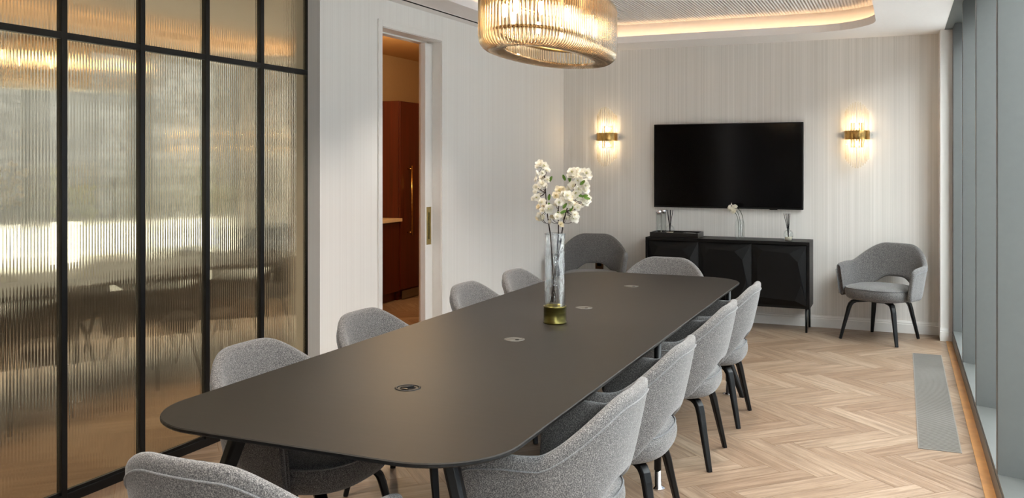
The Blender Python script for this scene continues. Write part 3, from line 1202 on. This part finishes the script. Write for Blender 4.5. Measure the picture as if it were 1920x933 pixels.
oc = empty('orchid_spray', (-1.370, 8.43, ZT))
tag(oc, 'white curved orchid spray leaning left in the ribbed glass vase', 'flower')
for q, (sx_, ex, ez) in enumerate(((-.010, -.062, .255), (.004, -.046, .270), (.018, -.030, .285))):
    pts = []
    for i in range(9):
        u = i / 8
        pts.append((sx_ + (.016 if q == 2 else .004) * math.sin(PI * u) + (ex - sx_) * u ** 2.6, .004 * q, .016 + (ez - .016) * (1 - (1 - u) ** 1.5)))
    MB().tube(pts, .0028, 6).build('stem', M['stem_green'], oc)
orm = blossom_mesh(5, .032).build('bloom', M['petal'], oc, (-.066, -.008, .268), 0, 0, None, (.5, -.75, .2)).data
for loc, rt in (((-.045, .006, .285), (.3, -.4, 1.2)), ((-.082, .004, .286), (-.3, -1.1, .5)), ((-.052, -.012, .252), (1.1, -.5, .1))):
    link('bloom', orm, oc, loc, 0, 0, rt)
sm = MB()
for dx, dz, tx in ((-.098, .292, -.5), (-.078, .318, .4), (-.104, .276, -.7)):
    sm.tube([(dx + .025, 0, dz - .022), (dx, 0, dz), (dx + tx * .012, .004, dz + .012)], [.004, .006, .002], 6)
sm.build('bud', M['petal'], oc)

# ------------------------------------------------------------------ television
tv = empty('television', (-1.526, YB, 1.476))
tag(tv, 'large black flat television on the back wall above the sideboard', 'television')
MB().box((-.70, -.050, -.404), (.70, -.012, .404)).build('housing', M['black_metal'], tv, None, .004)
MB().box((-.688, -.0525, -.388), (.688, -.0495, .396)).build('screen', M['screen'], tv)
MB().box((-.25, -.014, -.2), (.25, -.002, .2)).build('wall_bracket', M['black_metal'], tv)
MB().box((.40, -.051, -.409), (.47, -.040, -.403)).build('sensor', M['black_metal'], tv)


# ------------------------------------------------------------------ wall sconces
def sconce(x, z, lab):
    s = empty('wall_sconce', (x, YB, z))
    tag(s, lab, 'wall lamp', 'brass and glass sconces on the back wall')
    # curved brass band standing off the wall
    bo = []
    hw, dp = .108, .105
    n_ = 24
    for k in range(n_ + 1):
        a = PI * k / n_
        bo.append((-hw * math.cos(a) * 1.0, -.004 - dp * math.sin(a) ** .75))
    rings = []
    for z_ in (-.040, -.036, .036, .040):
        rings.append([(px_, py_ * (1 if abs(z_) < .039 else .99), z_) for px_, py_ in bo])
    bm_ = MB().loft(rings, False, False, True)
    bm_.loft([[(px_ * .97, py_ * .965, z_) for px_, py_ in bo] for z_ in (.040, -.040)], False, False, True)
    for z_ in (-.04, .04):
        m_ = len(bo)
        bm_.add([(px_, py_, z_) for px_, py_ in bo] + [(px_ * .97, py_ * .965, z_) for px_, py_ in bo], [(k, k + 1, m_ + k + 1, m_ + k) for k in range(m_ - 1)])
    bm_.build('band', M['brass'], s)
    box('back_plate', (-.055, -.008, -.11), (.055, 0, .11), M['brass'], s, .003)
    for sx in (-1, 1):
        MB().add([(sx * .106, -.03, -.034), (sx * .106, -.03, .034), (sx * .132, -.016, 0), (sx * .106, 0, -.034), (sx * .106, 0, .034)], [(0, 1, 2), (1, 4, 2), (4, 3, 2), (3, 0, 2), (0, 3, 4, 1)]).build('glass_clip', M['glass'], s)
    R_ = 14
    rod = None
    for k in range(R_):
        a = PI * (k + .5) / R_
        x_, y_ = -.098 * math.cos(a), -.006 - .090 * math.sin(a) ** .75
        hl = .215 + .085 * math.sin(a) ** 2
        g = MB().lathe([(.001, -1), (.0055, -.985), (.0065, -.97), (.0065, .97), (.0055, .985), (.001, 1)], 8, (0, 0, 0), False) if rod is None else None
        if rod is None:
            ro = g.build('glass_rod', M['glass_sconce'], s)
            rod = ro.data
        else:
            ro = link('glass_rod', rod, s)
        ro.location = (x_, y_, 0)
        ro.scale = (1, 1, hl)
    for sz in (-1, 1):
        MB().lathe([(.001, .055), (.010, .058), (.012, .075), (.010, .100), (.001, .106)] if sz > 0 else [(.001, -.106), (.010, -.100), (.012, -.075), (.010, -.058), (.001, -.055)], 12, (0, -.045, 0), False).build('bulb', M['bulb_small'], s)
        lp = lamp('sconce_lamp', 'POINT', (x, YB - .05, z + sz * .085), SCONCE_W, (1., .76, .46), .012)
    return s


sconce(-2.714, 1.764, 'brass banded sconce with glass rods between the corner and the television')
sconce(-.366, 1.754, 'brass banded sconce with glass rods between the television and the windows')

sk = empty('wall_socket', (-2.80, YB, .475))
tag(sk, 'small bronze wall socket low on the back wall behind the corner chair', 'socket')
box('plate', (-.043, -.008, -.043), (.043, 0, .043), M['socket'], sk, .003)
box('insert', (-.022, -.010, -.012), (.022, -.0075, .02), M['slot'], sk)

# ------------------------------------------------------------------ chandelier
CX, CY, CZ0, CZ1, CA, CB = -1.53, 4.0, 2.005, 2.30, .556, .253
ch = empty('chandelier', (CX, CY, ZU))
tag(ch, 'oval brass chandelier of curved clear glass rods hanging over the table', 'chandelier')


def ell(t, d=0.):
    e = .86
    c, s = math.cos(t), math.sin(t)
    return ((CB - d) * math.copysign(abs(c) ** e, c), (CA - d) * math.copysign(abs(s) ** e, s))


def cz(z_):
    return z_ - ZU


# spacing of the rods along the oval
TT = [2 * PI * k / 2000 for k in range(2001)]
pp = [Vector(ell(t) + (0,)) for t in TT]
cum = [0]
for i in range(2000):
    cum.append(cum[-1] + (pp[i + 1] - pp[i]).length)
tot = cum[-1]
NR = 150
rod_pts = []
j = 0
for k in range(NR):
    d = tot * k / NR
    while cum[j + 1] < d:
        j += 1
    rod_pts.append(TT[j])
# one rod: vertical side, hooked in at the bottom and at the top; local +x points outward
rp = []
rr_ = .055
for k in range(5):
    rp.append((-.115 + .012 * k, 0, CZ0 + .010 - .0022 * k))
for k in range(7):
    a = -PI / 2 + PI / 2 * k / 6
    rp.append((-rr_ + rr_ * math.cos(a), 0, CZ0 + rr_ + rr_ * math.sin(a)))
rp.append((0, 0, (CZ0 + CZ1) / 2))
for k in range(6):
    a = PI / 2 * k / 5
    rp.append((-.045 + .045 * math.cos(a), 0, CZ1 - .045 + .045 * math.sin(a)))
rp.append((-.075, 0, CZ1))
rp = [(x, y, cz(z_)) for x, y, z_ in rp]
rodmesh = None
order = []
for t in rod_pts:
    x, y = ell(t)
    order.append(((CX + x) ** 2 + (CY + y) ** 2, t))
order.sort()
rest = MB()
for idx, (_, t) in enumerate(order):
    x, y = ell(t)
    x2, y2 = ell(t + .01)
    x1, y1 = ell(t - .01)
    tg = Vector((x2 - x1, y2 - y1, 0)).normalized()
    ang = math.atan2(-tg.x, tg.y)
    if idx < 100:
        if rodmesh is None:
            o = MB().tube(rp, .0059, 8).build('glass_rod', M['glass_rod'], ch)
            rodmesh = o.data
        else:
            o = link('glass_rod', rodmesh, ch)
        o.location = (x, y, 0)
        o.rotation_euler = (0, 0, ang)
    else:
        ca_, sa_ = math.cos(ang), math.sin(ang)
        rest.tube([(x + a * ca_, y + a * sa_, c) for a, b, c in rp], .0059, 8)
tag(rest.build('glass_rods_behind', M['glass_rod'], ch), None, None, None, 'stuff')


def ell_ring(d, z0, z1, th):
    n_ = 72
    a = [ell(2 * PI * k / n_, d) for k in range(n_)]
    b = [ell(2 * PI * k / n_, d + th) for k in range(n_)]
    v = [(x, y, cz(z_)) for pts, z_ in ((a, z0), (a, z1), (b, z1), (b, z0)) for x, y in pts]
    f = []
    for p, q in ((0, 1), (1, 2), (2, 3), (3, 0)):
        f += [(p * n_ + i, p * n_ + (i + 1) % n_, q * n_ + (i + 1) % n_, q * n_ + i) for i in range(n_)]
    return MB().add(v, f, True)


ell_ring(.062, 2.082, 2.094, .034).build('lower_ring', M['brass'], ch)
ell_ring(.050, 2.262, 2.300, .014).build('upper_ring', M['brass'], ch)
plate = MB().prism([ell(2 * PI * k / 60, .075) for k in range(60)], cz(2.268), cz(2.276)).build('top_plate', M['brass'], ch)
for k in range(10):
    t = 2 * PI * (k + .5) / 10
    x, y = ell(t, .115)
    sk_ = MB().tube([(x, y, cz(2.27)), (x, y, cz(2.205))], .013, 10).build('bulb_socket', M['brass'], ch)
    MB().lathe([(.001, -.058), (.008, -.054), (.011, -.040), (.011, -.006), (.008, 0)], 10, (x, y, cz(2.205)), False).build('bulb', M['bulb'], sk_)
for yy in (-.28, .28):
    MB().tube([(0, yy, cz(2.27)), (0, yy, 0)], .008, 10).build('suspension_rod', M['brass'], ch)
MB().prism([(x * .5, y * .75) for x, y in [ell(2 * PI * k / 48, .05) for k in range(48)]], cz(2.795), cz(2.82)).build('ceiling_canopy', M['brass'], ch)
# ------------------------------------------------------------------ flower vase on the table
VX, VY = -1.514, 3.995
va = empty('flower_vase', (VX, VY, TZ))
tag(va, 'tall clear seeded glass cylinder vase with an aged brass base on the table', 'vase')
MB().lathe([(.050, .004), (.0490, .10), (.0480, .40), (.0485, .427)], 40, (0, 0, 0), False).build('glass_cylinder', M['glass_vase'], va)
tag(MB().lathe([(.046, .425), (.0475, .428), (.0495, .428), (.0505, .424), (.0490, .421), (.0470, .422)], 40, (0, 0, 0), False).build('glass_rim', M['glass_vase'], va), None)
MB().lathe([(.001, 0), (.054, 0), (.056, .003), (.0555, .007), (.0535, .010), (.0535, .073), (.0555, .076), (.056, .080), (.0545, .083), (.0505, .083), (.0505, .010), (.001, .010)], 44, (0, 0, 0), False).build('brass_base', M['brass_olive'], va)

CAM = Vector((0, 0, 1.5))
Fv = Vector((-math.sin(YAW), math.cos(YAW), 0))
Rv = Vector((math.cos(YAW), math.sin(YAW), 0))


def on_plane(u, v, y):
    """Point of the sightline through photo pixel (u, v) at depth y: used once to measure the branches."""
    d = Fv * FPX + Rv * (u - 960) + Vector((0, 0, 306. - v))
    return CAM + d * (y / d.y)


bl_meshes = []
random.seed(21)


def branch(lab, stem_px, blooms_px, leaves_px, dy, cream=.06):
    """stem_px: list of (u, v, dy) in photo pixels; blossoms and leaves sit round the stem at varied depth."""
    pts = [on_plane(u, v, VY + d) for u, v, d in stem_px]
    b = empty('blossom_branch', pts[0])
    tag(b, lab, 'flower branch', 'blossom branches in the table vase')
    o0 = pts[0]
    rel = [p - o0 for p in pts]
    st = MB().tube(rel, [.0036 - .0018 * i / (len(rel) - 1) for i in range(len(rel))], 6)
    st.build('stem', M['stem_brown'], b)
    tw = MB()
    for u, v, sc in blooms_px:
        p = on_plane(u, v, VY + dy + random.uniform(-.04, .04)) - o0
        near = min(rel[2:], key=lambda q: (q - p).length)
        tw.tube([near, (near + p) / 2 + Vector((0, 0, -.006)), p], .0013, 5)
        if not bl_meshes:
            for s in (1, 2, 3, 4):
                o = blossom_mesh(s).build('blossom', M['petal' if s < 4 else 'petal_cream'], b)
                bl_meshes.append(o.data)
                bpy.data.objects.remove(o)
        o = link('blossom', bl_meshes[3] if random.random() < cream else random.choice(bl_meshes[:3]), b, p)
        o.scale = (sc * .86,) * 3
        away = (p - near)
        away.z += .01
        view = Vector((.35, -.9, .25))
        dirn = (away.normalized() * .7 + view + Vector((random.uniform(-.6, .6), random.uniform(-.3, .3), random.uniform(-.5, .6)))).normalized()
        o.rotation_mode = 'QUATERNION'
        o.rotation_quaternion = dirn.to_track_quat('Z', 'Y')
        MB().lathe([(.0005, .0045), (.004, .005), (.005, .008), (.003, .012), (.0005, .013)], 8, (0, 0, 0), False).build('flower_centre', M['pollen'], o)
    tw.build('twig', M['stem_brown'], b)
    for u, v, ang in leaves_px:
        p = on_plane(u, v, VY + dy - .02) - o0
        near = min(rel[2:], key=lambda q: (q - p).length)
        vv, f = petal_verts(.030, .015, .15, 5)
        R1 = Matrix.Rotation(YAW, 3, 'Z') @ Matrix.Rotation(math.radians(-ang), 3, 'Y') @ Matrix.Rotation(1.2, 3, 'X')
        lm = MB().add([R1 @ Vector(q) + p for q in vv], f, True)
        lm.build('leaf', M['leaf'], b)


def c3(x, y):
    return (980 + x / 6.22, 290 + y / 6.22)


def P3(lst, sc=1.0):
    return [c3(x, y) + (s_ * sc,) for x, y, s_ in lst]


branch('tall upright white blossom branch on the doorway side of the table vase',
       [(1042, 566, 0), (1038, 520, .01), (1032, 440, .012), (1029, 420, .01), (1025, 392, 0), (1023, 360, -.005), (1021, 330, 0), (1017, 310, 0)],
       P3([(205, 115, 1.05), (245, 130, 1.0), (180, 140, .8), (285, 185, .75), (190, 205, .8), (230, 215, .7), (240, 275, 1.1), (285, 290, .8), (172, 285, .85), (225, 345, 1.0), (165, 380, .9), (205, 400, .85), (255, 375, .8), (155, 430, .7), (165, 500, .9), (205, 480, .8), (135, 515, .75), (222, 560, 1.05), (195, 610, .8), (300, 630, 1.15), (255, 605, .9), (235, 650, .8), (210, 705, .95), (190, 740, .8), (235, 755, .85), (250, 700, .7)]),
       [c3(305, 530) + (80,), c3(300, 560) + (-70,), c3(310, 315) + (60,)], 0.0)
branch('short white and cream blossom branch in the middle of the table vase',
       [(1036, 566, 0), (1040, 520, -.01), (1047, 440, -.012), (1047, 418, -.01), (1047, 392, 0), (1050, 372, 0), (1054, 358, 0)],
       P3([(425, 415, 1.1), (465, 405, .8), (385, 475, .9), (410, 490, .8), (420, 560, 1.0), (390, 590, .7), (455, 540, .9), (515, 475, 1.1), (490, 530, 1.0), (480, 455, .8), (340, 740, .85), (365, 715, .8), (410, 730, .95), (430, 690, .8), (330, 780, .7), (440, 815, .8), (415, 750, .8), (545, 510, .9)]),
       [c3(470, 625) + (50,), c3(440, 680) + (20,), c3(425, 735) + (100,)], -.02, .5)
branch('full white blossom branch arching away from the doorway in the table vase',
       [(1033, 566, 0), (1044, 500, .01), (1053, 440, .015), (1056, 418, .012), (1062, 395, .01), (1070, 370, .01), (1078, 350, .01), (1083, 335, .01), (1092, 325, .01)],
       P3([(575, 205, 1.1), (620, 200, 1.05), (650, 230, .95), (560, 250, .9), (600, 255, .95), (700, 205, 1.0), (740, 215, 1.15), (765, 250, .9), (660, 275, 1.0), (640, 300, .8), (700, 320, 1.05), (730, 360, .95), (720, 410, 1.05), (740, 420, .8), (585, 370, 1.15), (650, 405, 1.1), (620, 440, .9), (545, 400, .8), (625, 500, 1.1), (580, 490, .95), (700, 530, .95), (740, 520, 1.1), (720, 560, 1.1), (690, 580, .7), (550, 570, 1.0), (520, 600, 1.0), (610, 600, 1.15), (640, 620, .8), (560, 640, .85), (500, 680, 1.1), (540, 710, .95), (590, 740, 1.05), (600, 700, .9), (480, 720, .9), (505, 755, .95), (610, 770, .75), (470, 690, .8), (620, 725, .8)]),
       [c3(498, 300) + (110,), c3(548, 315) + (85,), c3(690, 485) + (5,), c3(715, 500) + (-15,), c3(550, 660) + (60,), c3(670, 350) + (40,), c3(640, 460) + (-30,)], .02)
